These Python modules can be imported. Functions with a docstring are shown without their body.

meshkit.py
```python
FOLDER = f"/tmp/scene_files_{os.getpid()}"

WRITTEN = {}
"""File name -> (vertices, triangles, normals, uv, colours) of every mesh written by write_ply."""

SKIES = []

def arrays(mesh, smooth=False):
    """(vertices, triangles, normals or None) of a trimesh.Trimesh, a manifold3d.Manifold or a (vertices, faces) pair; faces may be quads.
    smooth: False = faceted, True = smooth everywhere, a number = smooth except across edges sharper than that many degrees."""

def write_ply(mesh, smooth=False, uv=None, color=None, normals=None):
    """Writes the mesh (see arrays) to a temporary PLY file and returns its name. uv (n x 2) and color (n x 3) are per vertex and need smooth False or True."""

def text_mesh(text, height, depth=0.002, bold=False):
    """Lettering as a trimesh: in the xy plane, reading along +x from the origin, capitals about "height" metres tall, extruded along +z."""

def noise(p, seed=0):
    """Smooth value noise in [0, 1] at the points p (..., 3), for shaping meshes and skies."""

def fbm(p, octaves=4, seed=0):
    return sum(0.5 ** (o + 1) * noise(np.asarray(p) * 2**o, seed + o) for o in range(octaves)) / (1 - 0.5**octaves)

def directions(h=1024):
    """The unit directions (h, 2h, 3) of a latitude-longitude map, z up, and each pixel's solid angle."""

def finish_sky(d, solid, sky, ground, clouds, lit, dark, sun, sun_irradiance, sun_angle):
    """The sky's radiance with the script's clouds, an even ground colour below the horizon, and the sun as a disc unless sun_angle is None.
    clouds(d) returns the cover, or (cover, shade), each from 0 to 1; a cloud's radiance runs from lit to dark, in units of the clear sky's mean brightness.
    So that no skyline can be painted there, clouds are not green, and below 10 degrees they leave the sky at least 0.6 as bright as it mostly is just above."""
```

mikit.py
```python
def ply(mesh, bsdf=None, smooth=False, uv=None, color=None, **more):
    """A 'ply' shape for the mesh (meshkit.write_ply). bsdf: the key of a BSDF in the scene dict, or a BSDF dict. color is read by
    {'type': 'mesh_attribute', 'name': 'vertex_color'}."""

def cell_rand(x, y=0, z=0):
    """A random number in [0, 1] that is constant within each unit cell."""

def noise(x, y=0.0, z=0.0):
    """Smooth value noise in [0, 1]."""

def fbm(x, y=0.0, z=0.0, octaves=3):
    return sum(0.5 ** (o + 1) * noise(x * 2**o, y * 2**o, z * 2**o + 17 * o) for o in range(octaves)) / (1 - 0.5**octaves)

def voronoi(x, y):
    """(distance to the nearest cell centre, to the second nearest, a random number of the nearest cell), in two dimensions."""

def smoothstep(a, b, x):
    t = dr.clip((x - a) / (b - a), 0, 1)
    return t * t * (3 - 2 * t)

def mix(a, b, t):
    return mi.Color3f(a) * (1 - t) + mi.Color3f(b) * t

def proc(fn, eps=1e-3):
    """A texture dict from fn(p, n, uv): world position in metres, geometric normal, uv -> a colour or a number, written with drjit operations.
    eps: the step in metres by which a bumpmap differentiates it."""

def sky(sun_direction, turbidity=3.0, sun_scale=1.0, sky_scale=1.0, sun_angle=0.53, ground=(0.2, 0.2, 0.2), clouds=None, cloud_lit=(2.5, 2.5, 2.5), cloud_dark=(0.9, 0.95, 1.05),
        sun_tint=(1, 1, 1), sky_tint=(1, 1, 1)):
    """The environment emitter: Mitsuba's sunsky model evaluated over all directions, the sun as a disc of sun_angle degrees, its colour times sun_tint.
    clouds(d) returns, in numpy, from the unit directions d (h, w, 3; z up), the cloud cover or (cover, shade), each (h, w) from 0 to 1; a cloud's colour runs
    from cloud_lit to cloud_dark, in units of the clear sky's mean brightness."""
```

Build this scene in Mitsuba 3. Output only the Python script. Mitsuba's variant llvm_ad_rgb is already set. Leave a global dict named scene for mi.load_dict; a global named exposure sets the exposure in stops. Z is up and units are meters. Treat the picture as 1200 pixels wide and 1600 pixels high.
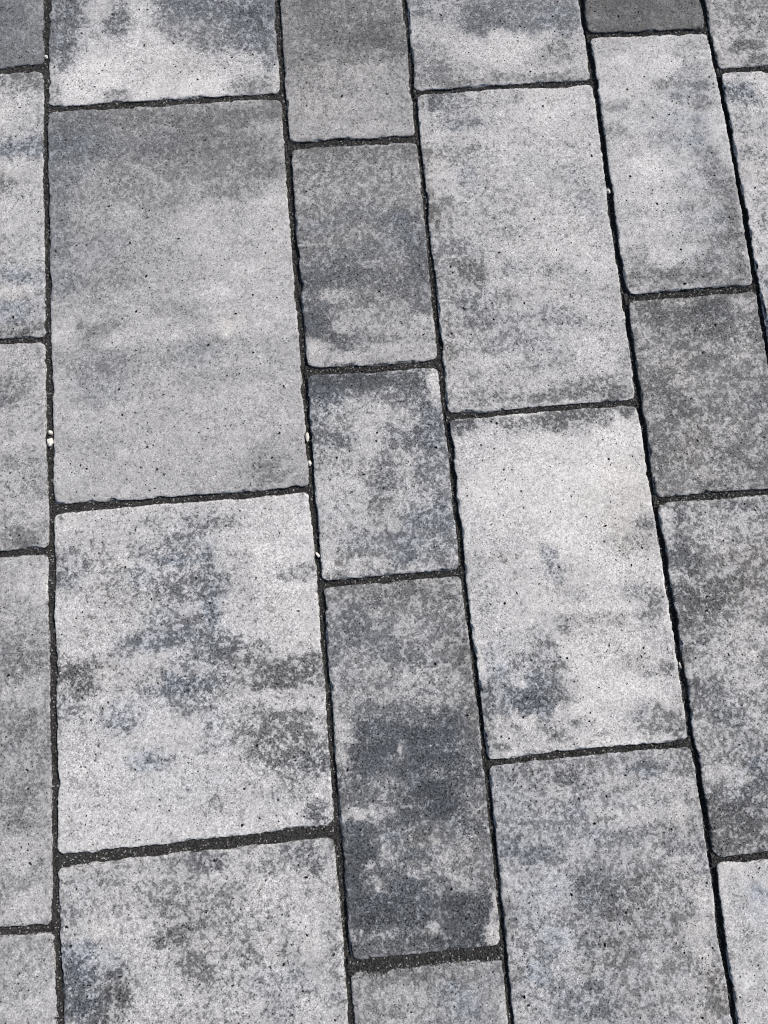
import math
import numpy as np
import drjit as dr
import mitsuba as mi
import mapbox_earcut
import shapely
from shapely.geometry import Polygon
import trimesh
import mikit
import meshkit

scene, labels = {}, {}
CAM_FORWARD = [0.04668, 0.17139, -0.9841]
CAM_UP = [0.08087, 0.98129, 0.17473]
# both edges of every long joint and of every cross joint, measured on the paving, x,y in tenths of a millimetre
LONG = {
 1: ("-4632,11747 -4625,11099 -4632,10463 -4637,10048 -4647,9713 -4659,9393 -4666,8820 -4670,8423 -4679,8018 -4676,7629 -4667,7243 -4664,6896 -4662,6473 -4673,6168 -4668,5719 -4678,5167 -4672,4806 -4676,4449 -4671,4085 -4674,3809 -4677,3557 -4661,3211 -4665,2931 -4651,2520 -4649,2185 -4668,1686 -4684,1419 -4687,1193 -4679,870 -4670,541 -4671,224 -4675,-88 -4669,-409 -4674,-716 -4670,-873 -4665,-1021 -4663,-1332 -4666,-1568 -4669,-1784 -4673,-2079 -4673,-2283 -4673,-2459 -4678,-2809 -4682,-3103 -4679,-3386 -4665,-3669 -4660,-3956 -4658,-4232 -4647,-4507 -4634,-4788",
     "-4539,11742 -4555,11095 -4567,10459 -4561,10044 -4587,9709 -4596,9389 -4587,8815 -4596,8418 -4580,8012 -4592,7623 -4590,7238 -4594,6891 -4593,6468 -4583,6161 -4593,5713 -4590,5160 -4574,4798 -4575,4441 -4584,4078 -4578,3802 -4571,3548 -4582,3204 -4586,2925 -4579,2514 -4583,2180 -4571,1677 -4562,1409 -4585,1184 -4595,863 -4575,532 -4573,216 -4584,-97 -4588,-416 -4574,-725 -4586,-881 -4579,-1029 -4583,-1340 -4564,-1578 -4583,-1792 -4588,-2087 -4591,-2291 -4600,-2466 -4598,-2816 -4587,-3112 -4592,-3395 -4575,-3678 -4562,-3966 -4555,-4243 -4541,-4518 -4551,-4796"),
 2: ("-562,11513 -563,11080 -564,10652 -573,10216 -582,9797 -571,9381 -569,8958 -572,8467 -578,8151 -587,7742 -583,7348 -584,6959 -586,6609 -573,6180 -580,5803 -571,5417 -568,5047 -569,4680 -578,4307 -579,3948 -569,3592 -574,3230 -574,2881 -573,2672 -585,2361 -575,2184 -564,1845 -567,1570 -560,1308 -561,838 -562,512 -576,181 -565,-72 -552,-457 -566,-779 -567,-1090 -568,-1398 -570,-1712 -564,-2015 -573,-2314 -588,-2913 -580,-3206 -568,-3504 -569,-3791 -567,-4075 -564,-4306 -575,-4643 -567,-4921 -578,-5202",
     "-471,11508 -477,11075 -477,10646 -488,10210 -504,9792 -486,9376 -488,8953 -481,8461 -483,8145 -478,7735 -486,7342 -491,6952 -483,6601 -477,6173 -492,5796 -477,5410 -481,5040 -476,4673 -484,4300 -493,3942 -491,3586 -493,3223 -490,2875 -498,2666 -502,2354 -480,2176 -487,1838 -491,1564 -489,1301 -479,831 -476,505 -488,173 -490,-79 -487,-463 -480,-787 -480,-1098 -485,-1406 -490,-1720 -488,-2023 -492,-2322 -479,-2924 -487,-3215 -479,-3513 -483,-3799 -484,-4083 -484,-4314 -505,-4650 -500,-4928 -490,-5211"),
 3: ("1715,11382 1733,10946 1732,10515 1709,10077 1703,9655 1718,9363 1697,9025 1703,8614 1708,8403 1718,7999 1707,7587 1706,7191 1701,6800 1690,6401 1689,6017 1687,5638 1684,5250 1684,4878 1688,4576 1663,4323 1661,3960 1668,3774 1676,3416 1691,3050 1689,2699 1681,2353 1662,2041 1685,1832 1683,1483 1665,1149 1682,876 1684,476 1709,147 1707,-176 1714,-506 1704,-822 1734,-1139 1722,-1459 1724,-1674 1727,-1926 1727,-2230 1716,-2530 1714,-2838 1715,-3134 1714,-3428 1718,-3728 1716,-4016 1697,-4300 1687,-4590 1695,-4872 1694,-5150 1692,-5434",
     "1793,11378 1790,10942 1777,10512 1785,10072 1764,9651 1793,9358 1786,9019 1777,8609 1775,8399 1780,7994 1778,7582 1761,7188 1766,6795 1758,6396 1771,6012 1776,5631 1763,5245 1779,4871 1752,4571 1768,4315 1742,3954 1747,3768 1746,3410 1787,3042 1758,2694 1756,2346 1746,2034 1787,1824 1766,1476 1765,1141 1752,870 1754,470 1759,143 1764,-181 1787,-513 1785,-830 1783,-1144 1786,-1465 1788,-1680 1799,-1932 1791,-2236 1789,-2537 1793,-2846 1785,-3141 1783,-3434 1774,-3733 1784,-4022 1770,-4307 1768,-4598 1763,-4879 1761,-5157 1764,-5441"),
 4: ("4929,11198 4933,10931 4937,10665 4941,10323 4928,9881 4926,9584 4956,9236 4936,8818 4936,8404 4935,7982 4923,7577 4898,7178 4897,6768 4897,6375 4896,6174 4910,5868 4903,5589 4909,5173 4896,4831 4895,4446 4895,4077 4877,3712 4875,3448 4886,3163 4885,2795 4885,2442 4885,2155 4887,1755 4901,1389 4901,1049 4910,701 4910,368 4900,38 4916,-301 4909,-625 4906,-946 4908,-1274 4905,-1589 4908,-1779 4915,-1969 4933,-2223 4926,-2409 4926,-2622 4931,-2834 4922,-3144 4923,-3379 4922,-3685 4916,-3916 4915,-4155 4895,-4390 4886,-4616 4895,-4851 4904,-5084 4918,-5307 4901,-5535 4914,-5763",
     "5027,11192 5003,10927 5002,10661 5019,10318 5043,9874 5022,9578 5024,9232 5020,8813 5020,8399 5002,7978 5002,7572 5002,7170 4982,6763 4971,6370 4970,6169 4987,5863 4986,5583 4981,5168 4968,4826 4967,4441 4967,4071 4977,3704 4952,3442 4981,3156 4962,2789 4954,2436 4947,2150 4949,1750 4970,1384 4977,1043 4978,696 4985,361 4985,30 4994,-308 4976,-631 4983,-953 4981,-1281 4971,-1595 4971,-1785 5003,-1977 5002,-2230 4998,-2416 5013,-2630 5018,-2842 5003,-3151 5003,-3387 5024,-3695 5011,-3925 5004,-4164 5013,-4402 4990,-4626 4977,-4859 4983,-5092 4986,-5314 4988,-5543 4982,-5770"),
 5: ("7168,11069 7183,10720 7178,10401 7188,10096 7189,9795 7215,9313 7222,8889 7220,8458 7223,8043 7222,7633 7219,7215 7216,6813 7204,6417 7201,6011 7186,5623 7200,5237 7190,4844 7190,4467",
     "7260,11064 7257,10715 7237,10397 7266,10092 7275,9790 7293,9308 7300,8884 7285,8454 7291,8039 7290,7628 7295,7210 7291,6808 7297,6410 7276,6006 7289,5616 7285,5231 7282,4838 7263,4461"),
}
CROSS = {
 (0, 1): ("-5386,10433 -5026,10453 -4665,10465",
     "-5387,10333 -5027,10361 -4666,10355"),
 (0, 2): ("-5397,5452 -5060,5441 -4723,5416",
     "-5397,5367 -5061,5349 -4724,5346"),
 (0, 3): ("-5405,1967 -5084,1960 -4713,1964",
     "-5405,1870 -5085,1867 -4715,1859"),
 (0, 4): ("-5416,-3453 -5121,-3465 -4698,-3487",
     "-5417,-3571 -5121,-3581 -4700,-3572"),
 (1, 1): ("-4382,9628 -3946,9635 -3509,9662 -3214,9651 -2852,9650 -2489,9648 -2115,9650 -1750,9643 -1385,9645 -1008,9631 -784,9649 -639,9649",
     "-4383,9527 -3949,9524 -3513,9530 -3218,9527 -2857,9529 -2495,9515 -2120,9533 -1756,9531 -1390,9542 -1014,9531 -791,9533 -648,9511"),
 (1, 2): ("-4419,2629 -4251,2623 -3925,2614 -3597,2611 -3259,2600 -2929,2611 -2599,2608 -2258,2608 -1927,2595 -1595,2596 -1423,2593 -1088,2606 -744,2602 -581,2599",
     "-4421,2491 -4254,2498 -3927,2494 -3600,2502 -3262,2501 -2933,2515 -2604,2505 -2263,2501 -1932,2502 -1600,2492 -1428,2505 -1095,2503 -749,2519 -587,2520"),
 (1, 3): ("-4457,-2550 -4045,-2572 -3889,-2561 -3585,-2563 -3280,-2555 -2966,-2561 -2659,-2540 -2352,-2546 -2035,-2546 -1726,-2543 -1417,-2540 -1096,-2519 -785,-2526 -595,-2515",
     "-4460,-2725 -4048,-2699 -3892,-2701 -3589,-2686 -3285,-2695 -2971,-2693 -2665,-2687 -2359,-2687 -2043,-2702 -1735,-2688 -1427,-2702 -1107,-2688 -797,-2682 -608,-2680"),
 (2, 1): ("-458,8684 -150,8676 227,8681 593,8677 959,8662 1340,8678 1674,8665",
     "-465,8576 -158,8562 218,8559 583,8547 950,8551 1329,8555 1663,8554"),
 (2, 2): ("-368,4571 -86,4563 259,4548 605,4528 965,4539 1314,4549 1664,4545",
     "-377,4449 -95,4443 250,4434 596,4419 955,4429 1304,4439 1652,4423"),
 (2, 3): ("-400,1081 -191,1076 149,1074 481,1088 812,1083 1155,1078 1488,1076 1692,1086",
     "-408,981 -198,986 142,990 471,979 803,984 1145,982 1478,983 1680,981"),
 (2, 4): ("-409,-4402 -308,-4406 -2,-4394 118,-4397 461,-4391 768,-4390 1084,-4387 1391,-4398 1653,-4399",
     "-420,-4545 -320,-4551 -19,-4581 104,-4551 445,-4557 752,-4548 1067,-4548 1374,-4551 1637,-4537"),
 (3, 1): ("1905,9547 1985,9549 2359,9547 2736,9557 3126,9576 3503,9569 3882,9571 4274,9576 4653,9562 4921,9571",
     "1897,9465 1978,9477 2353,9484 2729,9493 3117,9491 3495,9501 3872,9486 4264,9492 4644,9489 4908,9482"),
 (3, 2): ("1855,3623 2095,3610 2452,3601 2802,3613 3153,3626 3515,3627 3866,3628 4218,3627 4582,3622 4862,3634",
     "1844,3516 2086,3521 2443,3521 2793,3531 3142,3536 3503,3536 3855,3546 4206,3536 4569,3534 4848,3532"),
 (3, 3): ("1890,-1820 2162,-1830 2488,-1804 2822,-1794 3146,-1799 3472,-1798 3808,-1801 4133,-1812 4460,-1820 4797,-1829 4908,-1824",
     "1880,-1903 2154,-1898 2478,-1881 2811,-1887 3135,-1886 3460,-1884 3796,-1886 4124,-1877 4449,-1891 4786,-1903 4893,-1919"),
 (4, 1): ("5073,10519 5365,10508 5751,10498 6151,10492 6542,10495 6931,10482 7194,10493",
     "5059,10414 5353,10420 5737,10398 6137,10396 6526,10396 6916,10394 7175,10381"),
 (4, 2): ("5074,5455 5396,5464 5762,5477 6131,5492 6507,5485 6875,5485 7176,5480",
     "5059,5346 5378,5350 5743,5354 6109,5354 6486,5358 6854,5363 7156,5368"),
 (4, 3): ("5069,1960 5217,1962 5564,1959 5926,1975 6276,1971 6806,1956",
     "5054,1867 5203,1876 5550,1872 5908,1860 6258,1866 6790,1870"),
 (4, 4): ("5086,-3517 5173,-3523 5506,-3519 5827,-3532",
     "5073,-3592 5162,-3589 5490,-3614 5812,-3615"),
 (5, 1): ("7374,9653 7586,9653 7787,9654 8177,9653",
     "7360,9570 7571,9567 7771,9559 8161,9562"),
}
# stains of each stone in view: (base tone, base hue, crumbliness), then x,y,rx,ry in millimetres, tone and hue in hundredths
STAINS = {
 '0A': ((55, 50, 0.3), "-495,1061,66,32,50,30 -478,1150,13,78,50,20"),
 '0B': ((30, 10, 0.82), "-506,1017,55,18,48,10 -523,960,32,25,14,-10 -490,936,27,25,30,20 -507,885,48,17,50,80 -518,850,32,17,14,-20 -531,824,15,21,48,-20 -486,815,19,30,22,0 -508,769,42,35,14,0 -487,704,21,35,20,10 -524,712,21,23,26,0 -508,651,36,18,40,70 -524,627,31,11,15,-30 -514,592,31,16,44,70 -483,595,15,22,28,20 -504,555,46,10,46,0"),
 '0C': ((30, 0, 0.6), "-509,509,41,16,26,-10 -520,463,35,17,44,10 -532,443,12,11,55,20 -485,421,20,27,26,0 -510,380,40,26,25,-10 -501,317,40,26,36,10 -521,267,30,20,28,0 -486,254,20,20,24,0 -506,215,27,14,52,10 -531,207,12,10,42,0"),
 '0D': ((38, 10, 0.6), "-492,144,27,30,16,-10 -477,133,8,20,10,-10 -526,157,19,25,26,0 -517,97,38,24,34,0 -527,26,38,21,48,10 -484,46,14,29,38,0 -513,-27,43,15,32,0 -508,-84,42,23,46,10 -480,-77,8,14,20,0 -513,-138,37,23,38,0 -523,-182,32,18,46,0 -486,-194,17,27,34,0 -514,-245,37,19,24,-10 -523,-283,27,14,34,10 -497,-316,32,21,18,-10 -533,-330,18,13,26,0"),
 '0E': ((28, 10, 0.6), "-515,-374,40,12,32,0 -497,-401,27,17,28,10 -529,-423,22,21,34,10 -507,-458,40,16,22,0"),
 '1A': ((12, 0, 0.77), "-422,1146,33,52,62,60 -434,1083,24,33,58,60 -372,1143,25,16,18,0 -333,1126,22,31,55,40 -384,1105,22,18,22,20 -288,1138,27,18,14,0 -203,1144,68,31,60,70 -91,1127,57,31,64,80 -239,1103,29,26,48,20 -173,1077,34,26,52,30 -100,1076,45,28,58,70 -284,1086,29,23,12,-10 -318,1063,33,18,20,0 -429,1047,18,18,50,40 -375,1028,55,25,8,-10 -447,995,10,27,32,0 -264,1040,55,23,14,-20 -197,1030,28,18,20,-20 -131,1026,45,23,20,0 -210,993,66,18,6,-20 -337,979,20,11,42,10 -108,984,29,18,46,10 -60,996,11,25,20,-10 -69,1029,16,18,50,50 -288,985,33,18,6,-10 -408,980,33,12,8,0"),
 '1B': ((26, 0, 0.44), "-399,930,65,25,58,30 -416,888,59,29,62,70 -432,847,32,36,54,60 -301,930,66,22,54,0 -192,917,55,25,58,0 -131,923,33,17,58,-10 -75,934,22,19,54,0 -281,880,76,30,54,20 -161,866,66,24,53,0 -104,819,44,17,52,-10 -218,827,65,19,52,0 -326,816,64,22,44,10 -439,800,23,47,50,40 -381,772,43,28,38,10 -144,780,43,14,48,0 -263,776,43,21,40,0 -92,747,32,19,16,-10 -168,740,43,19,24,-10 -222,726,32,19,20,-10 -75,681,21,47,18,-10 -440,706,19,46,48,40 -372,690,47,35,42,20 -287,690,42,30,34,10 -436,637,26,34,42,40 -358,632,42,20,40,10 -204,666,42,23,20,0 -130,650,43,23,18,-10 -258,624,42,20,26,0 -239,583,21,20,34,10 -186,602,32,18,16,0 -353,597,27,18,34,10 -426,591,21,16,26,0 -124,569,42,28,16,-10 -168,539,17,13,10,-90 -386,549,27,13,44,10 -437,536,19,26,18,-10 -355,530,31,15,16,-10 -283,536,31,16,18,0 -222,495,35,18,40,40 -438,509,14,11,42,10 -367,487,51,33,44,20 -378,444,41,22,36,40 -305,493,31,18,34,0 -296,449,36,22,28,-10 -235,444,41,20,30,-10 -150,482,36,20,28,0 -79,454,26,33,28,0 -174,418,62,22,22,-10 -429,416,30,27,22,0 -318,397,61,21,22,-10 -104,380,46,27,22,-10 -208,356,61,27,22,-10 -390,360,50,17,30,0 -431,321,30,26,18,0 -321,313,60,26,20,-10 -211,293,50,17,24,-10 -124,318,22,13,38,10 -125,286,30,19,42,10 -80,283,18,26,36,0 -82,325,22,19,26,0 -342,278,60,12,22,0"),
 '1C': ((16, 0, 1.1), "-423,218,30,30,19,-10 -364,223,35,20,17,0 -433,187,24,14,46,30 -414,167,16,16,44,20 -439,144,18,16,50,50 -309,224,22,9,40,10 -235,215,30,12,46,30 -195,219,20,10,44,10 -256,189,30,14,46,40 -316,177,24,14,34,20 -375,174,29,20,28,-10 -223,161,10,18,52,80 -272,160,34,10,46,80 -332,135,20,16,46,80 -259,119,49,22,50,30 -220,116,20,22,46,80 -366,123,39,25,34,-20 -309,99,24,16,32,0 -300,78,23,14,46,60 -222,72,14,20,50,90 -251,69,23,14,38,20 -267,46,39,15,56,80 -326,37,35,13,46,70 -215,22,27,19,60,60 -201,11,16,19,60,30 -254,6,25,13,40,40 -397,67,39,29,21,-10 -427,1,32,17,62,-20 -418,-22,19,13,54,-20 -455,34,10,19,40,0 -379,3,19,15,34,-30 -350,25,17,11,34,20 -342,-14,29,13,32,-10 -289,-30,35,15,58,90 -246,-34,33,15,58,80 -267,-59,23,13,46,40 -308,-17,13,17,34,0 -442,-52,21,15,52,30 -405,-61,19,9,42,10 -362,-69,25,19,38,70 -334,-62,19,13,34,30 -217,-16,17,11,48,30 -182,-10,19,19,34,0 -172,-1,8,13,62,0 -204,-46,25,13,32,0 -225,-91,13,20,36,50 -227,-123,23,9,36,30 -178,-95,19,22,34,0 -110,-24,49,17,60,-10 -130,-33,39,13,62,0 -81,-14,24,12,54,-10 -63,-39,12,19,50,0 -113,-59,48,9,21,-10 -151,-55,29,8,17,-10 -168,-96,21,28,44,10 -125,-95,48,13,50,0 -136,-118,42,13,58,0 -89,-131,33,15,48,0 -128,-151,38,13,58,10 -86,-159,27,13,60,40 -166,-138,19,13,50,0 -185,-150,13,18,28,0 -106,192,40,31,11,-10 -129,143,34,30,9,-10 -64,219,18,26,15,0 -110,126,20,10,42,20 -81,124,24,12,36,10 -104,81,49,25,11,-20 -88,21,29,19,15,-20 -153,75,29,29,24,-10 -168,156,20,25,24,-10 -152,12,19,13,40,0 -327,-137,28,13,34,80 -402,-139,37,23,17,0 -376,-205,56,27,15,0 -281,-178,47,23,15,20 -217,-202,42,14,28,0 -234,-169,28,11,22,20 -441,-225,23,22,17,0 -169,-188,28,18,21,0 -132,-201,28,13,24,20 -82,-233,17,13,50,30 -112,-185,17,9,44,10 -104,-213,19,11,20,0 -312,-238,56,13,15,0 -74,-197,13,11,22,0 -143,-236,28,11,19,0"),
 '1D': ((24, 0, 1.02), "-432,-270,32,13,21,-10 -424,-302,27,17,34,20 -360,-290,37,10,31,0 -387,-292,18,7,46,10 -387,-297,11,5,48,0 -249,-282,24,12,58,20 -231,-292,19,9,54,20 -295,-279,22,11,38,10 -193,-289,28,11,27,0 -315,-317,46,10,40,0 -232,-325,37,10,40,0 -109,-284,26,12,54,30 -80,-278,19,11,30,0 -157,-297,28,12,38,10 -443,-339,18,17,38,20 -379,-336,36,10,32,-20 -316,-342,27,14,44,0 -234,-355,37,14,42,0 -140,-329,37,16,19,-10 -85,-339,19,14,21,-10 -92,-303,19,11,48,20 -142,-359,22,9,40,0 -106,-380,28,21,15,0 -170,-374,22,14,36,0 -77,-357,11,19,29,0 -389,-365,27,12,15,-20 -349,-382,16,25,19,0 -299,-383,31,12,54,0 -318,-410,23,10,25,0 -282,-414,18,12,48,-20 -245,-401,36,12,30,-20 -200,-405,18,19,40,0 -435,-390,25,15,42,90 -435,-415,27,18,58,90 -381,-417,13,12,56,50 -399,-402,20,10,25,50 -427,-458,27,16,66,80 -378,-450,18,15,64,10 -365,-468,13,10,56,10 -396,-477,21,10,54,10 -319,-444,27,17,21,10 -338,-475,27,12,19,0 -275,-457,22,17,31,0 -247,-439,27,12,44,0 -265,-433,22,12,50,0 -289,-480,36,10,29,-10 -211,-438,23,13,38,10 -222,-479,36,17,29,0 -163,-409,18,17,19,-20 -175,-450,23,17,33,30 -136,-412,16,17,44,20 -109,-414,18,17,17,-20 -73,-426,13,25,31,10 -130,-455,27,15,31,40 -105,-490,22,17,17,0 -151,-494,18,12,34,30 -77,-485,13,18,33,20"),
 '2A': ((40, -10, 0.42), "21,1107,57,52,56,0 113,1109,46,33,56,0 86,1062,45,21,64,10 143,1061,29,39,58,0 -6,1044,39,21,50,-20 61,1027,45,13,48,-20 118,1037,27,10,46,10 13,992,45,25,38,-30 92,987,45,25,36,-20 148,983,25,25,40,0 -2,936,39,25,30,-40 76,937,45,25,30,-20 137,921,28,31,34,0 72,888,67,17,28,-20 -16,893,28,17,30,-10"),
 '2B': ((44, 0, 0.62), "1,831,44,24,48,0 68,838,44,17,50,0 133,822,50,24,44,0 -23,796,22,24,46,0 41,773,44,24,40,10 107,775,44,24,42,0 161,759,20,36,42,0 -17,736,33,17,46,10 59,730,33,17,50,30 123,708,33,17,58,70 -8,705,38,12,52,50 45,690,43,12,42,0 141,671,33,19,58,70 87,669,43,14,48,30 -21,671,32,16,46,10 31,650,54,14,56,40 95,640,43,14,46,20 152,618,19,35,62,50 -36,620,21,16,66,60 17,614,43,18,66,50 71,612,32,16,58,30 112,592,32,18,54,30 -32,591,17,11,62,50 4,580,32,9,38,-10 -24,562,32,11,64,50 -31,540,23,16,72,70 12,551,21,10,40,0 -22,517,15,11,70,60 46,568,32,14,48,10 88,559,32,16,38,0 152,560,21,21,56,30 21,522,13,9,18,-20 14,497,19,18,62,30 41,506,21,13,46,20 95,519,37,20,32,0 148,515,19,20,34,0 43,534,25,11,34,0 -34,490,17,16,16,-20 -4,471,42,9,26,0 80,475,63,13,22,-10 154,470,15,16,20,-10 49,483,17,11,38,10"),
 '2C': ((40, 20, 0.92), "14,431,52,15,72,60 76,426,42,13,66,40 117,412,26,13,64,40 -29,418,17,24,70,80 -9,411,25,15,64,80 158,425,11,15,6,-10 155,401,10,17,10,-10 143,415,7,24,56,40 22,408,15,9,44,20 74,399,31,11,46,20 114,385,25,13,56,30 31,386,31,15,26,0 76,371,35,15,20,-10 -32,380,21,15,42,50 -13,362,19,9,24,0 112,363,21,13,30,0 -45,349,12,17,52,40 0,329,31,11,54,50 48,347,21,15,18,-10 89,333,17,17,40,40 139,367,21,17,50,70 142,328,21,26,60,80 109,326,17,19,58,40 165,316,8,27,50,50 40,315,21,15,16,0 66,308,21,10,36,10 76,312,14,8,52,20 -37,306,14,17,36,10 -7,298,20,13,26,0 22,285,25,15,28,-10 68,276,14,25,50,30 106,294,21,13,24,0 125,277,14,21,56,50 156,274,14,21,46,50 98,263,16,13,24,0 61,250,31,13,46,30 -21,257,26,21,14,0 19,248,18,15,22,0 -39,217,18,14,22,20 79,223,20,19,28,0 48,223,16,12,54,0 109,220,24,15,30,30 144,212,16,15,50,70 17,212,26,16,22,10 -25,195,20,8,20,0 55,189,24,10,30,10 107,195,20,14,48,80 146,181,18,18,48,80 12,161,26,10,42,50 53,163,20,10,40,50 93,160,24,14,46,70 81,135,18,16,56,70 143,145,20,20,46,40 -19,152,8,7,50,10 -22,134,6,6,44,-40 -4,143,8,10,44,0 -33,165,18,14,14,-10 -40,135,10,16,8,-30 9,126,24,10,20,-10 50,128,22,10,28,0 140,120,16,10,46,20 99,114,20,8,34,10"),
 '2D': ((50, 30, 0.82), "-14,88,30,14,45,0 46,88,40,14,49,0 126,86,40,14,45,-10 -36,55,14,25,36,20 -7,48,24,12,55,60 84,60,30,14,45,0 33,54,24,10,36,0 142,40,22,20,40,0 -19,24,30,14,59,60 39,0,24,16,55,50 11,27,24,8,53,30 80,16,24,18,38,10 127,-8,18,14,40,0 -41,-3,14,19,49,50 -2,-11,24,13,38,10 156,-20,18,21,53,-20 76,-23,24,12,49,30 25,-38,29,13,32,0 83,-52,29,11,28,0 -34,-42,16,17,36,20 132,-57,24,15,40,0 159,-78,14,19,49,-20 -6,-63,29,11,38,10 42,-73,29,9,28,0 109,-88,29,9,36,0 -37,-80,15,13,34,-10 6,-88,19,9,51,30 68,-103,29,9,57,50 126,-118,19,11,67,60 165,-117,12,19,49,-10 -39,-108,12,15,20,-20 -26,-128,10,15,30,-10 18,-122,29,13,77,70 65,-136,25,13,79,80 114,-141,25,13,75,90 49,-153,5,5,30,-10 20,-155,25,13,79,80 82,-166,19,13,79,80 120,-174,19,13,75,80 160,-159,14,19,59,20 -14,-157,15,13,75,60 -42,-150,11,13,26,-10 -39,-173,13,11,40,0 4,-177,23,9,77,70 61,-187,23,11,75,70 137,-198,23,15,69,50 -17,-198,23,9,53,30 21,-197,15,7,49,20 87,-212,33,13,79,80 48,-218,15,11,57,30 10,-219,19,7,47,20 -21,-243,28,6,22,-10 -43,-223,9,13,53,10 18,-238,17,9,47,20 55,-246,17,11,69,60 103,-241,23,13,77,80 153,-228,13,15,57,20 155,-255,11,13,45,0 129,-266,19,9,59,50 -23,-265,23,11,73,70 24,-270,17,14,55,60 66,-278,13,11,59,10 87,-285,11,8,38,-30 60,-291,9,6,40,-20 12,-295,9,12,28,10 49,-308,17,9,61,60 -25,-292,23,12,79,70 -12,-309,6,5,22,0 16,-309,8,12,34,20 62,-327,17,9,40,10 102,-322,13,11,38,-10 145,-299,15,12,49,-10 138,-316,13,18,47,-10 121,-301,11,9,40,10 122,-341,19,11,40,0 163,-354,8,18,47,0 -37,-326,15,18,75,70 2,-337,6,9,28,0 10,-322,9,9,63,50 45,-347,22,10,69,70 92,-352,13,9,57,30 -31,-362,22,14,77,70 16,-366,28,12,75,80 71,-372,22,10,71,70 118,-376,19,10,77,60 145,-388,13,14,73,50 167,-381,4,10,18,-30 165,-403,5,12,22,-30 161,-426,7,12,10,-40 81,-403,4,3,30,0 -14,-389,28,10,75,60 41,-395,24,10,75,70 106,-401,19,10,75,60 137,-417,13,14,77,60 -35,-409,18,9,47,20 3,-408,22,7,53,30 39,-416,22,9,65,40 72,-415,7,9,38,-10 -36,-426,22,7,61,30 19,-429,28,7,65,20 94,-426,28,9,75,50"),
 '2E': ((40, 20, 0.6), "-3,-467,37,8,54,-10 52,-473,18,8,50,0 108,-470,28,12,40,-10 14,-490,27,12,28,0 -31,-481,16,17,36,0 -24,-507,18,13,40,0 40,-505,22,12,34,0 87,-493,18,15,40,60 113,-513,18,17,38,70 150,-508,13,17,34,10 162,-526,5,17,14,-10 29,-522,27,7,28,0"),
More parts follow.
